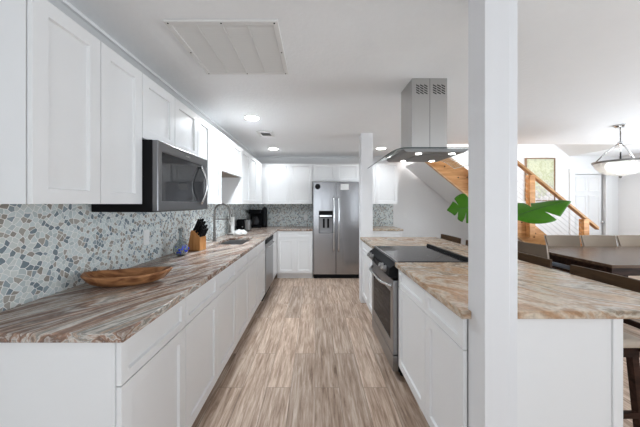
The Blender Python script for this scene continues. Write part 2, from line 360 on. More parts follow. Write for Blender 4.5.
# backsplashes
b1 = MB().box(XW, 0.2, .90, XW+.008, YB, 1.42); sp = b1.build('backsplash', 'mosaic', bpy.data.objects['wall_left']); sp['label'] = 'irregular blue and grey glass mosaic backsplash'
b2 = MB().box(XW+.008, YB-.008, .90, -.03, YB, 1.42); sp = b2.build('backsplash', 'mosaic', bpy.data.objects['wall_back']); sp['label'] = 'glass mosaic backsplash left of the refrigerator'
b3 = MB().box(.90, YB-.008, .90, 1.61, YB, 1.42); sp = b3.build('backsplash', 'mosaic', bpy.data.objects['wall_back']); sp['label'] = 'small glass mosaic backsplash right of the refrigerator'
# baseboards
struct('baseboard_back', MB().box(1.62, YB-.015, 0, 5.23, YB, .11), 'trim', bevel=.003)
struct('baseboard_right', MB().box(XR-.015, 4.2, 0, XR, YB-.02, .11), 'trim', bevel=.003)
# panel door
cas = MB(); cas.box(5.235, YB-.03, 0, 5.34, YB, 1.988); cas.box(5.97, YB-.03, 0, 6.09, YB, 1.988); cas.box(5.225, YB-.035, 1.988, 6.10, YB, 2.085)
dr = MB().box(5.345, YB+.02, .01, 5.925, YB+.055, 1.98).build('door_1', 'trim'); dr['kind'] = 'structure'
cas.build('door_frame', 'trim', dr, bevel=.004)
for (a, b, c, d) in ((5.39, 5.61, 1.62, 1.92), (5.66, 5.88, 1.62, 1.92), (5.39, 5.61, .85, 1.55), (5.66, 5.88, .85, 1.55), (5.39, 5.61, .2, .78), (5.66, 5.88, .2, .78)):
    MB().shaker('y-', YB+.012, a, b, c, d, fw=.025, th=.008, rec=.006).build('door_panel', 'trim', dr)
MB().lathe([(.006, -.035), (.022, -.05), (.027, -.065), (.022, -.08), (.004, -.085)], (5.92, YB+.055, 1.0), axis='y').build('door_handle', 'chrome', dr, smooth=True)

# pillars
t = thing('support_pillar', (.765, 1.15, 0), 'thick white boxed support pillar at the near corner of the peninsula', 'pillar')
MB().box(.668, 1.03, 0, .767, 1.144, ZC).build('boxed_post', 'post', t, bevel=.003)
MB().box(.742, 1.1442, 0, .862, 1.26, ZC).build('backing_board', 'post', t, bevel=.002)
MB().box(.768, 1.114, 0, .862, 1.1438, ZC).build('backing_board', 'post', t, bevel=.002)
o = MB().box(.637, 3.625, 0, .80, 3.785, ZC).build('support_pillar', 'post', bevel=.004)
tag(o, 'slim white square pillar at the far end of the peninsula beside the refrigerator', 'pillar')

# ------------------------------------------------------------------ cabinets
ZT = 2.15
def upper_left(y0, y1, z0, doors, label, under='paint', yb=None):
    t = thing('wall_cabinet', ((XW-1.04)/2, (y0+y1)/2, z0), label, 'wall cabinet', 'white wall cabinets')
    MB().box(XW+.001, y0+.0005, z0, -1.0435, (yb or y1)-.0005, ZT).build('cabinet_body', 'paint', t)
    if under != 'paint': MB().box(XW+.02, y0+.02, z0-.004, -1.06, y1-.02, z0-.0003).build('underside_panel', under, t)
    n = len(doors)-1
    for k in range(n):
        MB().shaker('x+', -1.0205, doors[k]+.002, doors[k+1]-.002, z0, ZT-.004).build('door', 'paint', t, bevel=.0012)
    return t
upper_left(.944, 1.549, 1.37, [.944, 1.249, 1.549], 'tall white shaker wall cabinet with two doors, nearest the camera, left of the microwave')
upper_left(1.549, 2.284, 1.762, [1.549, 1.91, 2.284], 'short white wall cabinet with two doors directly above the microwave')
upper_left(2.284, 2.858, 1.37, [2.284, 2.57, 2.858], 'tall white wall cabinet between the microwave and the sink niche')
upper_left(2.858, 3.66, 1.742, [2.858, 3.26, 3.66], 'short white wall cabinet above the sink with open niche below', under='ply')
upper_left(3.66, 4.58, 1.37, [3.66, 4.12, 4.58], 'tall white wall cabinet just past the sink niche on the left wall')
upper_left(4.58, 5.06, 1.37, [4.58, 5.04], 'white corner wall cabinet above the coffee maker', yb=YB-.002)
def upper_back(x0, x1, z0, doors, label):
    t = thing('wall_cabinet', ((x0+x1)/2, 5.2, z0), label, 'wall cabinet', 'white wall cabinets')
    MB().box(x0, 5.062, z0, x1, YB-.009, ZT).build('cabinet_body', 'paint', t)
    for k in range(len(doors)-1):
        MB().shaker('y-', 5.042, doors[k]+.002, doors[k+1]-.002, z0, ZT-.004).build('door', 'paint', t, bevel=.0012)
upper_back(-1.038, -.052, 1.37, [-.965, -.485, -.055], 'white double-door wall cabinet on the back wall left of the refrigerator')
upper_back(-.05, .885, 1.80, [-.045, .405, .855], 'short white wall cabinet directly above the refrigerator')
upper_back(.90, 1.59, 1.37, [.90, 1.17, 1.59], 'white wall cabinet on the back wall right of the refrigerator')

ZB = .878
def base_left(y0, y1, cuts, label, drawers=True):
    t = thing('base_cabinet', ((XW-.72)/2, (y0+y1)/2, 0), label, 'base cabinet', 'white base cabinets')
    body = MB()
    body.box(XW+.001, y0+.001, .105, -.7205, y1-.001, .70)
    if 'sink' in label:
        body.box(-.80, y0+.001, .70, -.7205, y1-.001, ZB); body.box(XW+.001, y0+.001, .70, -1.21, y1-.001, ZB)
    else: body.box(XW+.001, y0+.001, .70, -.7205, y1-.001, ZB)
    body.build('cabinet_body', 'paint', t)
    MB().box(XW+.001, y0+.001, 0, -.775, y1-.001, .1045).build('toe_kick', 'paint', t)
    for k in range(len(cuts)-1):
        a, b = cuts[k]+.002, cuts[k+1]-.002
        MB().shaker('x+', -.70, a, b, .108, .706).build('door', 'paint', t, bevel=.0012)
        MB().shaker('x+', -.70, a, b, .711, .872, fw=.038).build('drawer', 'paint', t, bevel=.0012)
base_left(.94, 1.89, [.945, 1.416, 1.89], 'white base cabinet nearest the camera, under the wooden bowl')
base_left(1.89, 2.79, [1.89, 2.34, 2.79], 'white base cabinet under the knife block, second along the left counter')
base_left(2.79, 3.68, [2.79, 3.235, 3.68], 'white sink base cabinet next to the dishwasher')
t = thing('base_cabinet', (-1.02, 4.8, 0), 'white corner base cabinet beyond the dishwasher', 'base cabinet', 'white base cabinets')
MB().box(XW+.001, 4.312, .105, -.702, YB-.009, ZB).build('cabinet_body', 'paint', t)
MB().box(XW+.001, 4.312, 0, -.775, YB-.009, .1045).build('toe_kick', 'paint', t)
MB().box(-.7015, 4.316, .108, -.695, 4.764, .872).build('filler_panel', 'paint', t, bevel=.001)
t = thing('base_cabinet', (-.37, 5.08, 0), 'white base cabinet against the back wall left of the refrigerator', 'base cabinet', 'white base cabinets')
MB().box(-.70, 4.79, .105, -.045, YB-.009, ZB).build('cabinet_body', 'paint', t)
MB().box(-.70, 4.85, 0, -.045, YB-.009, .1045).build('toe_kick', 'paint', t)
MB().shaker('y-', 4.77, -.69, -.048, .75, .872, fw=.035).build('drawer', 'paint', t, bevel=.001)
for a, b in ((-.69, -.362), (-.358, -.048)): MB().shaker('y-', 4.77, a, b, .108, .745).build('door', 'paint', t, bevel=.001)
t = thing('base_cabinet', (1.25, 5.08, 0), 'white base cabinet against the back wall right of the refrigerator', 'base cabinet', 'white base cabinets')
MB().box(.90, 4.79, .105, 1.59, YB-.009, ZB).build('cabinet_body', 'paint', t)
MB().box(.90, 4.85, 0, 1.59, YB-.009, .1045).build('toe_kick', 'paint', t)
MB().shaker('y-', 4.77, .903, 1.587, .75, .872, fw=.035).build('drawer', 'paint', t, bevel=.001)
for a, b in ((.903, 1.243), (1.247, 1.587)): MB().shaker('y-', 4.77, a, b, .108, .745).build('door', 'paint', t, bevel=.001)

# peninsula cabinets (doors look towards the aisle)
XP = .650
t = thing('base_cabinet', (.97, 1.6, 0), 'white peninsula base cabinet between the thick pillar and the range', 'base cabinet', 'white base cabinets')
MB().grid([XP+.0205, .875, 1.265], [1.145, 1.262, 2.045], lambda i, j: not (i == 0 and j == 0), .105, ZB).build('cabinet_body', 'paint', t)
MB().box(XP+.075, 1.265, 0, 1.265, 2.045, .1045).build('toe_kick', 'paint', t)
for a, b in ((1.148, 1.548), (1.548, 2.045)):
    MB().shaker('x-', XP, a+.002, b-.002, .108, .725).build('door', 'paint', t, bevel=.0012)
    MB().shaker('x-', XP, a+.002, b-.002, .730, .872, fw=.038).build('drawer', 'paint', t, bevel=.0012)
t = thing('base_cabinet', (.97, 3.2, 0), 'white peninsula base cabinet beyond the range, beside the slim pillar', 'base cabinet', 'white base cabinets')
MB().box(XP+.0205, 2.825, .105, 1.265, 3.61, ZB).build('cabinet_body', 'paint', t)
MB().box(XP+.075, 2.825, 0, 1.265, 3.61, .1045).build('toe_kick', 'paint', t)
for a, b in ((2.825, 3.22), (3.22, 3.61)):
    MB().shaker('x-', XP, a+.002, b-.002, .108, .725).build('door', 'paint', t, bevel=.0012)
    MB().shaker('x-', XP, a+.002, b-.002, .730, .872, fw=.038).build('drawer', 'paint', t, bevel=.0012)
t = thing('peninsula_panel', (1.1, 1.15, 0), 'plain white panel closing the near end and seating side of the peninsula', 'cabinet panel')
MB().box(.864, 1.135, 0, 1.284, 1.1445, ZB).build('end_panel', 'paint', t)
MB().box(1.2665, 1.1448, 0, 1.284, 3.61, ZB).build('side_panel', 'paint', t)
MB().box(1.2845, 1.128, 0, 1.328, 1.19, ZB).build('corner_board', 'trim', t, bevel=.002)

# worktops
ZS0, ZS1 = .879, .914
mb = MB().grid([XW+.009, -1.16, -.825, -.677, -.045], [.924, 2.95, 3.58, 4.752, YB-.0095],
               lambda i, j: (i == 3 and j == 3) or (i < 3 and not (i == 1 and j == 1)), ZS0, ZS1)
o = mb.build('worktop', 'stone', bevel=.004); tag(o, 'long brown banded stone worktop along the left wall with the sink cut in', 'countertop')
mb = MB().grid([.625, .667, .741, .8625, 1.20, 1.2545, 1.67], [1.115, 1.145, 1.261, 2.05, 2.815, 3.622],
               lambda i, j: not ((j == 0 and i in (1, 2)) or (j == 1 and i == 2) or (j == 3 and i < 5)), ZS0, ZS1)
# drop the slit over the range so both ends join only behind it
o = mb.build('worktop', 'stone2', bevel=.004); tag(o, 'cream and tan stone peninsula worktop around the range', 'countertop')
o = MB().box(.895, 4.752, ZS0, 1.605, YB-.0095, ZS1).build('worktop', 'stone2', bevel=.004); tag(o, 'short stone worktop right of the refrigerator on the back wall', 'countertop')

# sink
t = thing('kitchen_sink', (-.99, 3.27, .70), 'undermount stainless steel sink in the left worktop', 'sink')
mb = MB(); x0, x1, y0, y1 = -1.163, -.822, 2.947, 3.583
O = [(x0-.02, y0-.02), (x1+.02, y0-.02), (x1+.02, y1+.02), (x0-.02, y1+.02)]; I = [(x0, y0), (x1, y0), (x1, y1), (x0, y1)]; Bq = [(x0+.02, y0+.02), (x1-.02, y0+.02), (x1-.02, y1-.02), (x0+.02, y1-.02)]
lay = [(O, ZS0-.003), (I, ZS0-.003), (Bq, .715), ]
R = [[mb.bm.verts.new((a, b, z)) for a, b in L_] for L_, z in lay]
for q in range(2):
    for k in range(4): mb.bm.faces.new([R[q][k], R[q][(k+1) % 4], R[q+1][(k+1) % 4], R[q+1][k]])
mb.bm.faces.new(R[2])
basin = mb.build('basin', 'steel', t)
so = basin.modifiers.new('s', 'SOLIDIFY'); so.thickness = .0015; so.offset = 1
MB().lathe([(.045, 0), (.045, .004), (.03, .005), (.028, .001)], (-.99, 3.27, .7165)).build('drain', 'chrome', t, smooth=True)

# faucet
FX, FY = -1.235, 3.22
t = thing('kitchen_faucet', (FX, FY, ZS1), 'tall brushed nickel spring faucet arching behind the sink', 'faucet')
MB().lathe([(.027, 0), (.027, .012), (.021, .02), (.019, .10), (.015, .11), (.013, .29), (.010, .30)], (FX, FY, ZS1)).build('faucet_base', 'nickel', t, smooth=True)
pts = []
zc = ZS1+.355
for k in range(6): pts.append((FX, FY, ZS1+.28+.075*k/5))
for k in range(1, 17):
    a = PI-PI*k/16; pts.append((FX+.095+.095*math.cos(a), FY, zc+.10*math.sin(a)))
for k in range(1, 5): pts.append((FX+.19, FY, zc-.03*k))
MB().tube(pts, .009, 10).build('spring_hose', 'nickel', t, smooth=True)
sc_ = MB()
for k in range(0, len(pts)-4):
    for f in (0, .5):
        a, b = Vector(pts[k]), Vector(pts[k+1]); c = a.lerp(b, f); d = (b-a).normalized()*.003
        sc_.tube([c-d, c+d], .0125, 8)
sc_.build('spring_coil', 'nickel', t)
MB().tube([(FX+.19, FY, zc-.11), (FX+.19, FY, zc-.22), (FX+.19, FY, zc-.25)], [.013, .016, .02], 12).build('spray_head', 'nickel', t, smooth=True)
MB().tube([(FX, FY, ZS1+.27), (FX+.19, FY, ZS1+.27)], .006, 8).build('support_arm', 'nickel', t)
MB().tube([(FX, FY-.018, ZS1+.06), (FX+.01, FY-.05, ZS1+.065), (FX+.02, FY-.075, ZS1+.10)], [.010, .008, .006], 8).build('lever_handle', 'nickel', t, smooth=True)

# dishwasher
t = thing('dishwasher', (-1.0, 3.995, 0), 'stainless dishwasher with dark control strip in the left counter run', 'dishwasher')
MB().box(-1.28, 3.683, .10, -.722, 4.309, ZB-.002).build('dishwasher_body', 'black', t)
MB().box(-.721, 3.686, .115, -.688, 4.306, .80).build('front_panel', 'steel', t, bevel=.004)
MB().box(-.721, 3.686, .805, -.686, 4.306, .868).build('control_strip', 'black', t, bevel=.004)
MB().tube([(-.688, 3.74, .76), (-.655, 3.75, .76), (-.655, 4.24, .76), (-.688, 4.25, .76)], .008, 8).build('handle', 'chrome', t)
MB().box(-.76, 3.686, 0, -.74, 4.306, .0995).build('toe_plate', 'black', t)

# microwave
MX0, MX1, MY0, MY1, MZ0, MZ1 = XW+.01, -.968, 1.556, 2.278, 1.322, 1.756
t = thing('microwave', (-1.15, 1.92, MZ0), 'over-the-counter stainless microwave hung under the short wall cabinet', 'microwave')
MB().box(MX0, MY0, MZ0, MX1, MY1, MZ1-.002).build('microwave_body', 'black', t, bevel=.004)
XF = -.934
d = MB().grid([MY0, MY0+.045, MY1-.07, MY1], [MZ0+.004, MZ0+.065, MZ1-.068, MZ1-.004], lambda i, j: not (i == 1 and j == 1), 0, .033)
for v in d.bm.verts: v.co = Vector((MX1+.001+v.co.z, v.co.x, v.co.y))
dd = d.build('microwave_door', 'steel_d', t, bevel=.004)
MB().box(MX1+.001, MY0+.045, MZ0+.065, XF-.004, MY1-.07, MZ1-.068).build('window', 'mwglass', dd)
MB().box(XF, MY0+.34, MZ1-.045, XF+.001, MY0+.40, MZ1-.035).build('badge', 'chrome', dd)
hy = 2.135
pts = []
for k in range(13):
    a = k/12; pts.append((XF+.004+.05*math.sin(PI*a), hy, lerp(MZ0+.045, MZ1-.085, a)))
MB().tube(pts, .010, 10).build('handle', 'chrome', dd, smooth=True)
v_ = MB()
for k in range(10): v_.box(-1.28, MY0+.06+k*.062, MZ0-.003, -1.0, MY0+.09+k*.062, MZ0-.0005)
v_.build('vent_grille', 'steel_d', t)

# refrigerator
FX0, FX1, FYf = -.032, .875, 4.81
t = thing('refrigerator', ((FX0+FX1)/2, 5.1, 0), 'stainless side-by-side refrigerator with water dispenser against the back wall', 'refrigerator')
MB().box(FX0+.004, FYf+.065, .03, FX1-.004, YB-.02, 1.765).build('fridge_body', 'black', t)
SX = .385
ld = MB().grid([FX0, .075, .325, SX-.003], [.075, .835, 1.24, 1.775], lambda i, j: not (i == 1 and j == 1), 0, .06)
for v in ld.bm.verts: v.co = Vector((v.co.x, FYf+v.co.z, v.co.y))
ld = ld.build('freezer_door', 'steel_v', t, bevel=.006)
rd = MB().box(SX+.003, FYf, .075, FX1, FYf+.06, 1.775).build('fridge_door', 'steel_v', t, bevel=.006)
disp = MB().box(.077, FYf+.045, .837, .323, FYf+.06, 1.238).build('water_dispenser', 'dispenser', ld)
MB().box(.077, FYf-.002, 1.12, .323, FYf+.044, 1.238).build('dispenser_panel', 'black', ld)
MB().box(.10, FYf+.001, .84, .30, FYf+.044, .87).build('drip_tray', 'steel', ld)
for xx in (.145, .225):
    MB().box(xx, FYf+.02, .93, xx+.035, FYf+.032, 1.10).build('dispenser_paddle', 'black', ld)
MB().box(.085, FYf-.0035, 1.135, .315, FYf-.0021, 1.165).build('display_strip', 'chrome', ld)
for X_, d_ in ((SX-.045, ld), (SX+.045, rd)):
    MB().tube([(X_, FYf-.001, .50), (X_, FYf-.05, .52), (X_, FYf-.055, .56), (X_, FYf-.055, 1.43), (X_, FYf-.05, 1.47), (X_, FYf-.001, 1.49)], .013, 10).build('handle', 'chrome', d_, smooth=True)
MB().lathe([(.05, 0), (.05, -.004)], (.05, FYf-.0005, 1.69), axis='y').build('round_magnet', 'black', ld)
MB().box(.47, FYf-.002, 1.63, .62, FYf-.0005, 1.74).build('paper_sticker', 'plastic', rd)
MB().box(FX0+.01, FYf+.03, 0, FX1-.01, FYf+.08, .07).build('kick_grille', 'black', t)

# range
RY0, RY1 = 2.052, 2.813
t = thing('range', (.9, 2.43, 0), 'stainless electric range with black glass cooktop set into the peninsula', 'stove')
MB().box(.655, RY0, .05, 1.195, RY1, .905).build('range_body', 'black', t)
MB().box(.648, RY0, .9055, 1.195, RY1, .920).build('cooktop', 'bglass', t, bevel=.003)
bu = MB()
MB().box(.640, RY0, .90, .6475, RY1, .921).build('cooktop_trim', 'steel', t)
MB().prism([(1.196, .9145), (1.196, .928), (1.203, .942), (1.225, .942), (1.229, .935), (1.25, .935), (1.2525, .9145)], 'y', RY0, RY1).build('rear_vent_trim', 'black', t, bevel=.002)
for (cx, cy, r) in ((.80, RY0+.2, .10), (.80, RY1-.2, .08), (1.05, RY0+.2, .08), (1.05, RY1-.2, .10)):
    mb = MB(); n = 40
    for k in range(n):
        a, b = 2*PI*k/n, 2*PI*(k+1)/n
        v = [mb.bm.verts.new((cx+math.cos(q)*rr, cy+math.sin(q)*rr, .9204)) for q, rr in ((a, r), (b, r), (b, r-.002), (a, r-.002))]
        mb.bm.faces.new(v)
    mb.build('burner_ring', 'steel_d', t)
XO = .612
cp_ = MB().prism([(.654, .905), (.640, .905), (.585, .865), (.575, .80), (.654, .775)], 'y', RY0+.002, RY1-.002).build('control_panel', 'black', t, bevel=.003)
nrm = Vector((-.80, 0, .35)).normalized()
for yk in (RY0+.10, RY0+.19, RY1-.19, RY1-.10):
    c = Vector((.580, yk, .838))
    k_ = MB().tube([c-nrm*.004, c+nrm*.012, c+nrm*.014, c+nrm*.034], [.028, .028, .023, .021], 16).build('knob', 'steel', cp_, smooth=False)
    MB().tube([c+nrm*.0345, c+nrm*.037], [.0195, .018], 16).build('knob_cap', 'chrome', k_)
cc = Vector((.5795, 0, .84))
MB().box(.574, RY0+.28, .818, .579, RY1-.28, .856).build('clock_display', 'darkglass', cp_)
od = MB().grid([RY0+.004, RY0+.075, RY1-.075, RY1-.004], [.185, .27, .66, .768], lambda i, j: not (i == 1 and j == 1), 0, .042)
for v in od.bm.verts: v.co = Vector((XO+v.co.z, v.co.x, v.co.y))
od = od.build('oven_door', 'steel', t, bevel=.003)
MB().box(XO+.004, RY0+.075, .27, XO+.04, RY1-.075, .66).build('window', 'darkglass', od)
pts = []
for k in range(15):
    a = k/14; pts.append((XO-.001-.055*min(1, math.sin(PI*a)*1.8), lerp(RY0+.04, RY1-.04, a), .715))
MB().tube(pts, .013, 10).build('handle', 'chrome', od, smooth=True)
MB().box(XO, RY0+.004, .055, XO+.042, RY1-.004, .175).build('storage_drawer', 'steel', t, bevel=.003)
for yy in (RY0+.05, RY1-.05):
    for xx in (.70, 1.15): MB().lathe([(.02, 0), (.02, .05)], (xx, yy, 0), 12).build('foot', 'black', t)

# range hood
HX0, HX1, HY0, HY1 = .755, 1.03, 2.04, 2.30
t = thing('range_hood', (.893, 2.17, ZC), 'stainless island range hood with curved glass canopy hanging from the ceiling', 'range hood')
ch = MB().box(HX0, HY0, 1.785, HX1, HY1, ZC-.0005).build('chimney', 'hoodch', t, bevel=.002)
MB().box(.893, HY0-.0012, 1.79, .8955, HY0-.0002, ZC-.004).build('seam', 'gap', ch)
vs = MB()
def slot_block(xa, xb, za, zb, n=3):
    for i in range(n):
        for j in range(4):
            x = lerp(xa, xb, (i+.5)/n); z = lerp(za, zb, (j+.5)/4); hw = (xb-xa)/n*.42; hh = (zb-za)/4*.23; sk = .007
            vs.hexa([(x-hw, HY0-.0012, z+sk-hh), (x+hw, HY0-.0012, z-sk-hh), (x+hw, HY0+.0005, z-sk-hh), (x-hw, HY0+.0005, z+sk-hh),
                     (x-hw, HY0-.0012, z+sk+hh), (x+hw, HY0-.0012, z-sk+hh), (x+hw, HY0+.0005, z-sk+hh), (x-hw, HY0+.0005, z+sk+hh)])
slot_block(.785, .878, 2.225, 2.30); vs.build('vent_slots', 'gap', ch)
vs = MB(); slot_block(.915, 1.015, 2.225, 2.30); vs.build('vent_slots', 'gap', ch)
xl, xr, yl, yr = .655, 1.13, 1.93, 2.40
hb = MB().prism([(xl+.02, 1.7535), (xr-.02, 1.7535), (xr, 1.768), (xr, 1.777), (xl, 1.777), (xl, 1.768)], 'y', yl, yr).build('hood_body', 'hoodst', t, bevel=.002)
MB().box(xl+.14, yl+.10, 1.7485, xr-.14, yr-.08, 1.7530).build('grease_filter', 'hoodst', hb, bevel=.001)
for x in (.79, 1.045):
    for y in (2.0, 2.345):
        MB().lathe([(.022, 0), (.022, -.002), (.019, -.003)], (x, y, 1.7532), 20).build('hood_lamp', 'hlamp', hb)
# glass canopy arched along x
def glass(yA, yB, name, m, th=.006):
    mb = MB(); n = 40; top = []; cx = .8925; hw = .405
    rows = []
    for k in range(n+1):
        u = -1+2*k/n; x = cx+hw*u
        e = max(0, (abs(u)-.55)/.45); z = 1.7785-.082*e**1.9
        rows.append((x, z))
    for (x, z) in rows: top.append([mb.bm.verts.new(q) for q in ((x, yA, z), (x, yB, z), (x, yB, z+th), (x, yA, z+th))])
    for k in range(n):
        for j in range(4): mb.bm.faces.new([top[k][j], top[k][(j+1) % 4], top[k+1][(j+1) % 4], top[k+1][j]])
    mb.bm.faces.new(top[0]); mb.bm.faces.new(top[-1][::-1])
    return mb.build(name, m, t)
gl = glass(1.922, 2.44, 'glass_canopy', 'hglass')
ge = glass(1.916, 1.9215, 'glass_edge', 'hedge', .007)

# ceiling fittings
t = thing('return_air_grille', (-.5, 1.67, ZC), 'large white slatted return air grille on the near ceiling', 'ceiling vent')
gx0, gx1, gy0, gy1 = -.808, -.198, 1.388, 1.96
MB().grid([gx0, gx0+.03, gx1-.03, gx1], [gy0, gy0+.03, gy1-.03, gy1], lambda i, j: not (i == 1 and j == 1), ZC-.012, ZC-.0005).build('grille_frame', 'vent', t, bevel=.003)
MB().box(gx0+.031, gy0+.031, ZC-.003, gx1-.031, gy1-.031, ZC-.001).build('filter', 'ventd', t)
sl = MB(); n = 26
for k in range(n):
    y = lerp(gy0+.036, gy1-.036, k/(n-1)); sl.hexa([(gx0+.031, y-.007, ZC-.0035), (gx1-.031, y-.007, ZC-.0035), (gx1-.031, y-.005, ZC-.0035), (gx0+.031, y-.005, ZC-.0035), (gx0+.031, y+.005, ZC-.011), (gx1-.031, y+.005, ZC-.011), (gx1-.031, y+.007, ZC-.011), (gx0+.031, y+.007, ZC-.011)][0:4]+[(gx0+.031, y+.005, ZC-.010), (gx1-.031, y+.005, ZC-.010), (gx1-.031, y+.007, ZC-.010), (gx0+.031, y+.007, ZC-.010)])
sl.build('slats', 'vent', t)
for k in (1, 2, 3):
    x = lerp(gx0+.03, gx1-.03, k/4); MB().box(x-.003, gy0+.031, ZC-.0125, x+.003, gy1-.031, ZC-.0105).build('rib', 'vent', t)
for (x, y) in ((gx0+.02, gy0+.015), ((gx0+gx1)/2, gy0+.015), (gx1-.02, gy0+.015), (gx0+.015, (gy0+gy1)/2), (gx1-.015, (gy0+gy1)/2), (gx0+.02, gy1-.015), ((gx0+gx1)/2, gy1-.015), (gx1-.02, gy1-.015)):
    MB().lathe([(.0045, 0), (.0045, -.002)], (x, y, ZC-.012), 10).build('screw', 'gap', t)
t = thing('supply_vent', (-.685, 3.65, ZC), 'small white register with dark slots on the kitchen ceiling', 'ceiling vent')
MB().grid([-.79, -.75, -.62, -.58], [3.53, 3.56, 3.74, 3.77], lambda i, j: not (i == 1 and j == 1), ZC-.012, ZC-.0005).build('register_frame', 'vent', t, bevel=.003)
MB().box(-.749, 3.561, ZC-.003, -.621, 3.739, ZC-.001).build('backing', 'gap', t)
sl = MB()
for k in range(5): sl.box(-.749, 3.585+k*.032, ZC-.006, -.621, 3.588+k*.032, ZC-.004)
sl.build('slats', 'vent', t)
for (x, y, lab) in ((-.714, 2.97, 'round recessed ceiling light nearest the camera, left of the small vent'), (-.733, 4.63, 'round recessed ceiling light at the far end of the left counter'), (1.16, 4.6, 'round recessed ceiling light seen between the slim pillar and the hood')):
    t = thing('recessed_light', (x, y, ZC), lab, 'ceiling light', 'recessed ceiling lights')
    MB().lathe([(.092, -.0005), (.092, -.006), (.078, -.008), (.076, -.0005)], (x, y, ZC), 36).build('trim_ring', 'plastic', t, smooth=False)
    MB().lathe([(.075, -.004), (.075, -.0095)], (x, y, ZC), 32).build('lens', 'lamp', t)
    l = bpy.data.lights.new('downlight', 'AREA'); l.shape = 'DISK'; l.size = .15; l.spread = 2.6; l.energy = DOWN_FAR if y > 4 else DOWN_NEAR; l.color = (.84, .925, 1); lo = bpy.data.objects.new('downlight', l); C.objects.link(lo); lo.location = (x, y, ZC-.03)

# outlets
def plate(face, p, z, label):
    if face == 'x+':
        o = MB().box(XW+.0085, p-.036, z-.058, XW+.014, p+.036, z+.058).build('power_outlet', 'plastic', bevel=.002)
        for dz in (-.022, .022): MB().box(XW+.0145, p-.016, z+dz-.014, XW+.0155, p+.016, z+dz+.014).build('socket', 'trim', o)
    else:
        yy = YB-.0085 if p < 1.6 else YB-.0005
        o = MB().box(p-.036, yy-.006, z-.058, p+.036, yy, z+.058).build('power_outlet' if p < 1.6 else 'light_switch', 'plastic', bevel=.002)
        for dz in (-.022, .022): MB().box(p-.016, yy-.0075, z+dz-.014, p+.016, yy-.0065, z+dz+.014).build('socket' if p < 1.6 else 'rocker', 'trim', o)
    tag(o, label, 'outlet' if p != 1.85 else 'switch')
plate('x+', 2.065, 1.106, 'white power outlet on the left mosaic wall beneath the microwave')
plate('y-', -.19, 1.09, 'white power outlet on the back mosaic wall near the refrigerator')
plate('y-', 1.85, 1.13, 'white light switch on the plain wall under the stairs')

# ------------------------------------------------------------------ things on the left counter
def bowl():
    t = thing('dough_bowl', (-1.07, 1.50, ZS1), 'long oval hand-carved wooden bowl on the near left worktop', 'bowl', rz=0.30)
    mb = MB(); n = 48; L_, W_ = .222, .105
    prof = [(.0, .0, 1), (.55, 0, 1), (.80, .018, 1), (.95, .045, 1), (1.0, .062, 1), (.975, .066, 1), (.93, .058, 1), (.78, .03, 1), (.5, .014, 1), (0, .012, 1)]
    rings = []
    for s_, z, _ in prof:
        ring = []
        for k in range(n):
            a = 2*PI*k/n; ss = max(s_, .004)
            wob = 1+.02*math.sin(5*a+1)+.012*math.sin(9*a)
            lift = .012*abs(math.cos(a))**3*(s_ if z > .02 else 0)
            ring.append(mb.bm.verts.new((L_*ss*math.copysign(abs(math.cos(a))**.85, math.cos(a))*wob, W_*ss*math.sin(a)*wob, z+lift)))
        rings.append(ring)
    for i in range(len(rings)-1):
        for k in range(n): mb.bm.faces.new([rings[i][k], rings[i][(k+1) % n], rings[i+1][(k+1) % n], rings[i+1][k]])
    mb.build('bowl_body', 'bowl', t, smooth=True, local=True)
bowl()
# knife block
t = thing('knife_block', (-1.17, 2.60, ZS1), 'slanted orange wooden knife block full of black-handled knives', 'knife block', rz=-.15)
MB().prism([(-.075, .001), (.065, .001), (.065, .13), (-.005, .195), (-.03, .20)], 'y', -.055, .055).build('block', 'block', t, bevel=.004, local=True)
dirv = Vector((.45, 0, .9)).normalized()
k = 0
for row, (bx, bz) in enumerate(((-.012, .195), (.012, .178), (.036, .152), (.054, .135))):
    for yy in ((-.035, 0, .035) if row < 3 else (-.04, -.02, 0, .02, .04)):
        b = Vector((bx, yy, bz)); ln = (.125, .115, .105, .085)[row]; r = (.011, .011, .010, .008)[row]
        kn = MB().tube([b-dirv*.01, b+dirv*.02, b+dirv*ln*.6, b+dirv*ln], [r*.85, r, r*.9, r*1.1], 8).build('knife', 'black', t, smooth=True, local=True)
# glass ornament
t = thing('glass_bottle', (-1.19, 2.32, ZS1), 'small round glass bottle with blue flower pattern and clear neck by the knife block', 'bottle')
MB().lathe([(.03, .001), (.055, .02), (.064, .055), (.055, .09), (.03, .115), (.016, .14), (.013, .19), (.018, .225), (.024, .24), (.020, .24), (.009, .19), (.012, .14), (.025, .112), (.05, .088), (.058, .055), (.05, .024), (.025, .008)], (-1.19, 2.32, ZS1)).build('glass_body', 'cglass', t, smooth=True)
random.seed(3)
fl = MB()
for k in range(26):
    a = random.uniform(-1.9, .9); z = random.uniform(.02, .095); rr = .064*math.sin(max(.35, min(PI-.35, PI*(z)/.115)))+.003
    c = Vector((-1.19+rr*math.cos(a), 2.32+rr*math.sin(a), ZS1+z))
    nn = Vector((math.cos(a), math.sin(a), (z-.055)*8)).normalized(); fl.tube([c-nn*.002, c+nn*.0025], [.0105, .008], 6)
fl.build('blue_flowers', 'bluegl', t)
# soap bottle
t = thing('paper_towel_roll', (-1.25, 3.93, ZS1), 'slim white paper towel roll standing behind the sink', 'paper towels')
MB().lathe([(.065, 0), (.065, .008), (.01, .012)], (-1.25, 3.93, ZS1+.0005)).build('holder_base', 'nickel', t)
MB().lathe([(.042, .013), (.044, .02), (.044, .255), (.042, .262), (.012, .262)], (-1.25, 3.93, ZS1)).build('roll', 'cloth', t)
MB().lathe([(.006, .262), (.006, .285), (.011, .29), (.011, .30), (.003, .305)], (-1.25, 3.93, ZS1)).build('rod', 'nickel', t, smooth=True)
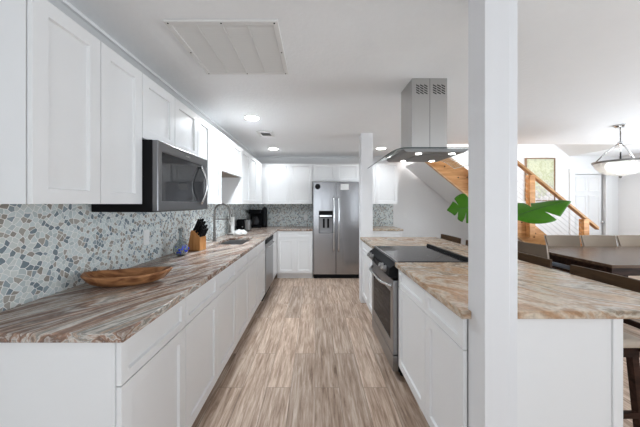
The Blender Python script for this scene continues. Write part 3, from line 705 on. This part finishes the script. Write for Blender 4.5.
# cloth bundle
mb = MB(); bmesh.ops.create_icosphere(mb.bm, subdivisions=4, radius=1)
from mathutils import noise
for v in mb.bm.verts:
    p = v.co.copy(); nz = noise.noise(p*2.2)*.22+noise.noise(p*5)*.08
    v.co = Vector((p.x*.095*(1+nz), p.y*.07*(1+nz), max(0, .034+p.z*.05*(1+nz*1.6))))
o = mb.build('dish_towel', 'cloth', smooth=True); o.location = (-1.09, 3.80, ZS1+.0005); tag(o, 'crumpled white dish towel on the worktop past the sink', 'towel')
# toaster
t = thing('toaster', (-1.20, 4.42, ZS1), 'small black and steel toaster between the sink and coffee maker', 'toaster')
MB().box(-1.30, 4.34, ZS1+.012, -1.17, 4.50, ZS1+.20).build('end_housing', 'black', t, bevel=.02, seg=4)
MB().box(-1.169, 4.345, ZS1+.012, -1.09, 4.495, ZS1+.195).build('steel_shell', 'steel', t, bevel=.012, seg=3)
MB().box(-1.155, 4.39, ZS1+.1955, -1.105, 4.41, ZS1+.197).build('slot', 'gap', t)
MB().box(-1.155, 4.43, ZS1+.1955, -1.105, 4.45, ZS1+.197).build('slot', 'gap', t)
MB().lathe([(.012, 0), (.010, -.015)], (-1.20, 4.339, ZS1+.08), 14, 'y').build('dial', 'chrome', t)
for xx in (-1.28, -1.11):
    for yy in (4.36, 4.48): MB().lathe([(.008, 0), (.008, .014)], (xx, yy, ZS1), 10).build('foot', 'black', t)
# coffee maker
t = thing('coffee_maker', (-1.12, 5.12, ZS1), 'black drip coffee maker with glass carafe in the back corner', 'coffee maker')
MB().box(-1.27, 5.0, ZS1+.0005, -1.04, 5.26, ZS1+.04).build('base', 'black', t, bevel=.01)
MB().box(-1.27, 5.15, ZS1+.041, -1.04, 5.26, ZS1+.27).build('column', 'black', t, bevel=.008)
MB().box(-1.27, 5.0, ZS1+.271, -1.04, 5.26, ZS1+.345).build('brew_head', 'black', t, bevel=.015, seg=3)
cf = MB().lathe([(.05, .043), (.075, .07), (.078, .12), (.06, .175), (.045, .20), (.05, .215), (.042, .215)], (-1.155, 5.075, ZS1)).build('carafe', 'bglass', t, smooth=True)
MB().tube([(-1.155, 5.0, ZS1+.19), (-1.155, 4.965, ZS1+.18), (-1.155, 4.96, ZS1+.12), (-1.155, 5.0, ZS1+.085)], .008, 8).build('carafe_handle', 'black', cf, smooth=True)
MB().lathe([(.045, .001), (.048, .05), (.052, .33), (.045, .37), (.02, .395)], (-.985, 5.12, ZS1)).build('water_tank', 'black', t, smooth=True)

# ------------------------------------------------------------------ plant on the peninsula
PX, PY = 1.015, 1.55
t = thing('monstera_plant', (PX, PY, ZS1), 'two large split monstera leaves in a white vase behind the thick pillar', 'plant')
MB().lathe([(.04, .0005), (.06, .03), (.068, .09), (.055, .15), (.03, .19), (.028, .215), (.034, .225), (.028, .225), (.022, .20), (.022, .12)], (PX, PY, ZS1)).build('vase', 'ceramic', t, smooth=True)
def leaf(base, tip, normal, width, notches, droop=.02):
    base, tip = Vector(base), Vector(tip); ax = (tip-base); L_ = ax.length; ax.normalize()
    nrm = Vector(normal); nrm = (nrm-ax*nrm.dot(ax)).normalized(); side = nrm.cross(ax)
    mb = MB(); n = 110
    for sgn in (-1, 1):
        rows = []
        for k in range(n+1):
            q = k/n
            wv = math.sin(PI*min(1, q**.62))**.75*width*(.55+.45*(1-q))*1.25
            cut = 1
            for (c, w_) in notches[0 if sgn < 0 else 1]:
                d = abs(q-c)/w_
                if d < 1: cut = min(cut, .30+.70*d**.8)
            row = []
            for j in range(9):
                r = j/8*cut
                sweep = .22*L_*(j/8)**1.3*.6*cut       # side lobes lean back to the leaf tip
                p = base+ax*(q*L_*.80+sweep*(1-q*.4)+.0)+side*sgn*wv*r+nrm*(-droop*r*r+.010*math.sin(q*9)*r - droop*1.2*q*q)
                row.append(mb.bm.verts.new(p))
            rows.append(row)
        for k in range(n):
            for j in range(8): mb.bm.faces.new([rows[k][j], rows[k+1][j], rows[k+1][j+1], rows[k][j+1]])
    bmesh.ops.remove_doubles(mb.bm, verts=mb.bm.verts, dist=.0002)
    o = mb.build('leaf', 'leaf', t, smooth=True)
    s_ = o.modifiers.new('s', 'SOLIDIFY'); s_.thickness = .0012
    mid = MB().tube([base-ax*.003, base+ax*L_*.4-nrm*droop*.2, base+ax*L_*.8-nrm*droop*1.1], [.0028, .002, .001], 6).build('midrib', 'stem', o)
leaf((.955, 1.55, 1.352), (.765, 1.53, 1.338), (.12, -1, .25), .083, ([(.62, .06)], [(.40, .05), (.70, .07)]), .015)
leaf((1.10, 1.50, 1.285), (1.495, 1.47, 1.435), (-.16, -.50, .85), .10, ([(.52, .05)], [(.45, .05)]), .02)
MB().tube([(PX, PY, ZS1+.12), (PX-.005, PY, ZS1+.24), (PX-.02, PY, ZS1+.38), (.955, 1.55, 1.352)], [.005, .0045, .004, .003], 8).build('stem', 'stem', t, smooth=True)
MB().tube([(PX+.008, PY, ZS1+.12), (PX+.015, PY, ZS1+.22), (PX+.04, PY-.02, ZS1+.31), (1.10, 1.50, 1.285)], [.005, .0045, .004, .003], 8).build('stem', 'stem', t, smooth=True)

# ------------------------------------------------------------------ bar stools (origin under seat centre, back towards +x)
def stool(loc, label):
    t = thing('bar_stool', (0, 0, 0), label, 'bar stool', 'bar stools along the peninsula')
    lb = True
    for sx, sy in ((-1, -1), (-1, 1), (1, -1), (1, 1)):
        xb, xt = sx*.19, sx*.155
        top = .60
        MB().hexa([(xb-.018, sy*.19-.016, .0), (xb+.018, sy*.19-.016, .0), (xb+.018, sy*.19+.016, .0), (xb-.018, sy*.19+.016, .0),
                   (xt-.018, sy*.165-.016, top), (xt+.018, sy*.165-.016, top), (xt+.018, sy*.165+.016, top), (xt-.018, sy*.165+.016, top)]).build('leg', 'dark', t, bevel=.002, local=True)
    f = MB(); f.box(-.175, -.185, .565, .175, -.150, .615); f.box(-.175, .150, .565, .175, .185, .615); f.box(-.175, -.15, .565, -.145, .15, .615); f.box(.145, -.15, .565, .175, .15, .615)
    f.build('seat_frame', 'dark', t, local=True)
    MB().box(-.20, -.205, .616, .19, .205, .665).build('seat', 'seatbeige', t, bevel=.022, seg=4, local=True)
    for sy in (-1, 1):
        MB().hexa([(.165, sy*.20-.014, .60), (.19, sy*.20-.014, .60), (.19, sy*.20+.014, .60), (.165, sy*.20+.014, .60),
                   (.205, sy*.215-.014, .90), (.228, sy*.215-.014, .90), (.228, sy*.215+.014, .90), (.205, sy*.215+.014, .90)]).build('back_post', 'dark', t, local=True)
        MB().box(-.17, sy*.185-.010, .25, .17, sy*.185+.010, .28).build('stretcher', 'dark', t, local=True)
    MB().box(-.192, -.175, .20, -.168, .175, .235).build('footrest', 'dark', t, local=True)
    mb = MB(); rows = []
    for k in range(13):
        u = -1+2*k/12; y = .235*u; x = .222+.012*(1-u*u)
        rows.append([mb.bm.verts.new(q) for q in ((x-.011, y, .875), (x+.011, y, .875), (x+.016, y, .955), (x-.006, y, .955))])
    for k in range(12):
        for j in range(4): mb.bm.faces.new([rows[k][j], rows[k][(j+1) % 4], rows[k+1][(j+1) % 4], rows[k+1][j]])
    mb.bm.faces.new(rows[0]); mb.bm.faces.new(rows[-1][::-1])
    mb.build('top_rail', 'walnut', t, bevel=.003, local=True)
    for zz in (.72, .80): MB().box(.196+(zz-.72)*.13, -.19, zz-.015, .208+(zz-.72)*.13, .19, zz+.015).build('back_slat', 'dark', t, local=True)
    t.location = loc; return t
s0 = stool((1.53, 1.56, 0), 'dark wood bar stool nearest the camera at the peninsula')
for y, lab in ((2.185, 'dark wood bar stool second from the camera, its rail right of the thick pillar'), (2.80, 'dark wood bar stool mostly hidden behind the thick pillar'), (3.40, 'dark bar stool at the far peninsula end, rail seen left of the thick pillar')):
    c = copy_tree(s0); c.location = (1.53, y, 0); c['label'] = lab

# ------------------------------------------------------------------ dining set
TX0, TX1, TY0, TY1 = 2.97, 5.6, 2.62, 3.78
t = thing('dining_table', ((TX0+TX1)/2, (TY0+TY1)/2, 0), 'large dark brown rectangular dining table right of the peninsula', 'table')
MB().box(TX0, TY0, .728, TX1, TY1, .76).build('tabletop', 'table', t, bevel=.004)
ap = MB(); ap.box(TX0+.09, TY0+.08, .63, TX1-.09, TY0+.105, .7275); ap.box(TX0+.09, TY1-.105, .63, TX1-.09, TY1-.08, .7275); ap.box(TX0+.09, TY0+.105, .63, TX0+.115, TY1-.105, .7275); ap.box(TX1-.115, TY0+.105, .63, TX1-.09, TY1-.105, .7275)
ap.build('apron', 'dark', t)
for x in (TX0+.12, TX1-.20):
    for y in (TY0+.11, TY1-.19): MB().box(x, y, 0, x+.08, y+.08, .6295).build('leg', 'dark', t, bevel=.003)
def dchair(label):
    """seat centre at origin, back at -y, sitter looks +y"""
    t = thing('dining_chair', (0, 0, 0), label, 'chair', 'taupe dining chairs around the table')
    for sx in (-1, 1):
        MB().box(sx*.20-.02, .17, 0, sx*.20+.02, .21, .42).build('leg', 'dark', t, local=True)
        MB().hexa([(sx*.20-.02, -.27, 0), (sx*.20+.02, -.27, 0), (sx*.20+.02, -.23, 0), (sx*.20-.02, -.23, 0), (sx*.20-.02, -.22, .42), (sx*.20+.02, -.22, .42), (sx*.20+.02, -.18, .42), (sx*.20-.02, -.18, .42)]).build('leg', 'dark', t, local=True)
    MB().box(-.225, -.215, .4205, .225, .215, .455).build('seat_frame', 'dark', t, local=True)
    MB().box(-.24, -.215, .4555, .24, .23, .51).build('seat', 'seatgrey', t, bevel=.022, seg=4, local=True)
    mb = MB(); rows = []; n = 16
    for k in range(n+1):
        u = -1+2*k/n; col = []
        for j in range(9):
            v = j/8; z = .43+.46*v; hw = (.222+.036*v); x = hw*u
            yb = -.275-.085*v+.06*u*u; th = .045-.012*v
            col.append(((x, yb, z), (x, yb+th, z)))
        rows.append(col)
    V = [[[mb.bm.verts.new(q) for q in c] for c in col] for col in rows]
    for k in range(n):
        for j in range(8):
            mb.bm.faces.new([V[k][j][0], V[k+1][j][0], V[k+1][j+1][0], V[k][j+1][0]]); mb.bm.faces.new([V[k][j][1], V[k][j+1][1], V[k+1][j+1][1], V[k+1][j][1]])
    for k in range(n):
        mb.bm.faces.new([V[k][0][0], V[k][0][1], V[k+1][0][1], V[k+1][0][0]]); mb.bm.faces.new([V[k][8][0], V[k+1][8][0], V[k+1][8][1], V[k][8][1]])
    for j in range(8):
        mb.bm.faces.new([V[0][j][0], V[0][j+1][0], V[0][j+1][1], V[0][j][1]]); mb.bm.faces.new([V[n][j][0], V[n][j][1], V[n][j+1][1], V[n][j+1][0]])
    bk_ = mb.build('backrest', 'taupe', t, smooth=False, bevel=.006, local=True)
    for e in (0, n):
        u = -1 if e == 0 else 1
        MB().tube([((.223+.036*v)*u, -.275-.085*v+.06+.012, .43+.47*v) for v in [j/8 for j in range(9)]], .006, 6).build('piping', 'piping', bk_, local=True)
    return t
c0 = dchair('taupe upholstered dining chair at the left end of the table'); c0.location = (2.975, 3.30, 0); c0.rotation_euler = (0, 0, -PI/2)
for x, lab in ((3.75, 'taupe dining chair on the far side of the table, leftmost of the row'), (4.295, 'taupe dining chair on the far side of the table, second of the row'), (4.84, 'taupe dining chair on the far side of the table, at the right picture edge')):
    c = copy_tree(c0); c.location = (x, 3.70, 0); c.rotation_euler = (0, 0, PI); c['label'] = lab

# chandelier
QX, QY = 3.79, 3.25
t = thing('bowl_pendant_light', (QX, QY, ZC), 'silver bowl pendant chandelier with ribbed glass above the dining table', 'chandelier')
MB().lathe([(.065, -.0005), (.065, -.012), (.045, -.03), (.012, -.035)], (QX, QY, ZC)).build('canopy', 'chrome', t, smooth=False)
MB().lathe([(.008, -.035), (.008, -.20), (.022, -.205), (.03, -.225), (.022, -.245), (.008, -.25), (.008, -.50)], (QX, QY, ZC), 16).build('stem', 'chrome', t, smooth=True)
for k in range(3):
    a = 2*PI*k/3+.1
    MB().tube([(QX+.02*math.cos(a), QY+.02*math.sin(a), ZC-.23), (QX+.13*math.cos(a), QY+.13*math.sin(a), ZC-.33), (QX+.225*math.cos(a), QY+.225*math.sin(a), ZC-.452)], .007, 8).build('arm', 'chrome', t, smooth=True)
MB().lathe([(.232, 1.880), (.250, 1.880), (.252, 1.902), (.234, 1.902), (.232, 1.880)], (QX, QY, 0), 48).build('rim', 'nickel', t)
g = MB(); n = 72; prof = [(.238, 1.879), (.222, 1.835), (.18, 1.775), (.115, 1.735), (.035, 1.718)]
rings = []
for r, z in prof: rings.append([g.bm.verts.new((QX+(r-(.004 if k % 2 else 0))*math.cos(2*PI*k/n), QY+(r-(.004 if k % 2 else 0))*math.sin(2*PI*k/n), z)) for k in range(n)])
for i in range(4):
    for k in range(n): g.bm.faces.new([rings[i][k], rings[i][(k+1) % n], rings[i+1][(k+1) % n], rings[i+1][k]])
g.bm.faces.new(rings[-1])
gb = g.build('glass_bowl', 'frost', t); sm = gb.modifiers.new('s', 'SOLIDIFY'); sm.thickness = .004
MB().lathe([(.004, 1.69), (.014, 1.70), (.016, 1.712), (.01, 1.7175)], (QX, QY, 0), 16).build('finial', 'nickel', t, smooth=True)
for k in range(3):
    a = 2*PI*k/3+.6; MB().lathe([(.012, 1.80), (.026, 1.83), (.03, 1.86), (.02, 1.89), (.01, 1.90)], (QX+.10*math.cos(a), QY+.10*math.sin(a), 0), 16).build('bulb', 'lamp', t, smooth=True)
l = bpy.data.lights.new('pendant_glow', 'POINT'); l.energy = 4; l.shadow_soft_size = .08; lo = bpy.data.objects.new('pendant_glow', l); C.objects.link(lo); lo.location = (QX, QY, 1.84)

# ------------------------------------------------------------------ staircase
SL = .82
zu = lambda x: 1.64-SL*(x-2.97)
SY0, SY1 = 4.45, 5.36
t = thing('staircase', (4.4, 4.9, 0), 'orange pine open staircase with cable railing climbing left behind the dining table', 'staircase')
def stringer(ya, yb, dz=.42, xa=1.86):
    pts = [(xa, zu(xa)), (4.97, zu(4.97)), (4.97, 0), (4.97-dz/SL, 0), (xa, zu(xa)-dz)]
    return MB().prism(pts, 'y', ya, yb).build('stringer', 'pine', t, bevel=.003)
st1 = stringer(SY0, SY0+.045); stringer(SY1-.045, SY1, .39, 2.15)
MB().prism([(1.86, zu(1.86)-.424), (4.45, zu(4.45)-.424), (4.45, zu(4.45)-.444), (1.86, zu(1.86)-.444)], 'y', SY0-.004, SY0+.05).build('edge_strip', 'pinelt', t)
MB().prism([(1.86, zu(1.86)-.40), (4.35, zu(4.35)-.40), (4.35, zu(4.35)-.435), (1.86, zu(1.86)-.435)], 'y', SY0+.051, SY1-.0005).build('underside_panel', 'wall', t)
k = 1
while True:
    z = .19*k
    if z > 2.1: break
    x = 2.97+(1.64-z)/SL          # front nosing on the line through the tops
    MB().box(x-.28, SY0+.046, z-.10, x-.02, SY1-.046, z-.06).build('tread', 'pinelt', t, bevel=.004)
    if z < 2.2:
        for dx in (-.22, -.07): MB().lathe([(.011, 0), (.011, -.005), (.007, -.008)], (x+dx, SY0, z-.08), 10, 'y').build('bolt', 'gap', st1)
    k += 1
def post(x, zb, zt, w=.09): MB().box(x-w/2, SY0-.093, zb, x+w/2, SY0-.003, zt).build('newel_post', 'pine', t, bevel=.004)
XPST = [3.62, 4.57]
zr = lambda x: 2.065-SL*(x-3.40)
post(3.62, zu(3.62)-.30, zr(3.62)-.03); post(4.52, 0, zr(4.52)-.03)
post(2.67, zu(2.67)-.30, ZC-.005)
a, b = 3.06, 4.74
MB().prism([(a, zr(a)+.022), (b, zr(b)+.022), (b, zr(b)-.03), (a, zr(a)-.03)], 'y', SY0-.085, SY0-.010).build('handrail', 'rail', t, bevel=.008)
for q in range(1, 9):
    d = .085*q+.02
    MB().tube([(2.72, SY0-.048, zr(2.72)-d-.03), (4.57, SY0-.048, zr(4.57)-d-.03)], .003, 6).build('cable', 'cable', t)

# picture
t = thing('framed_picture', (4.62, YB-.01, 1.43), 'tall wood-framed green and cream abstract landscape on the wall behind the stairs', 'picture')
fr = MB().grid([4.32, 4.34, 4.90, 4.92], [1.43, 1.45, 2.293, 2.313], lambda i, j: not (i == 1 and j == 1), YB-.04, YB-.001)
for v in fr.bm.verts: v.co = Vector((v.co.x, v.co.z, v.co.y))
fr.build('frame', 'frame', t)
MB().box(4.341, YB-.028, 1.451, 4.899, YB-.02, 2.292).build('canvas', 'art', t)
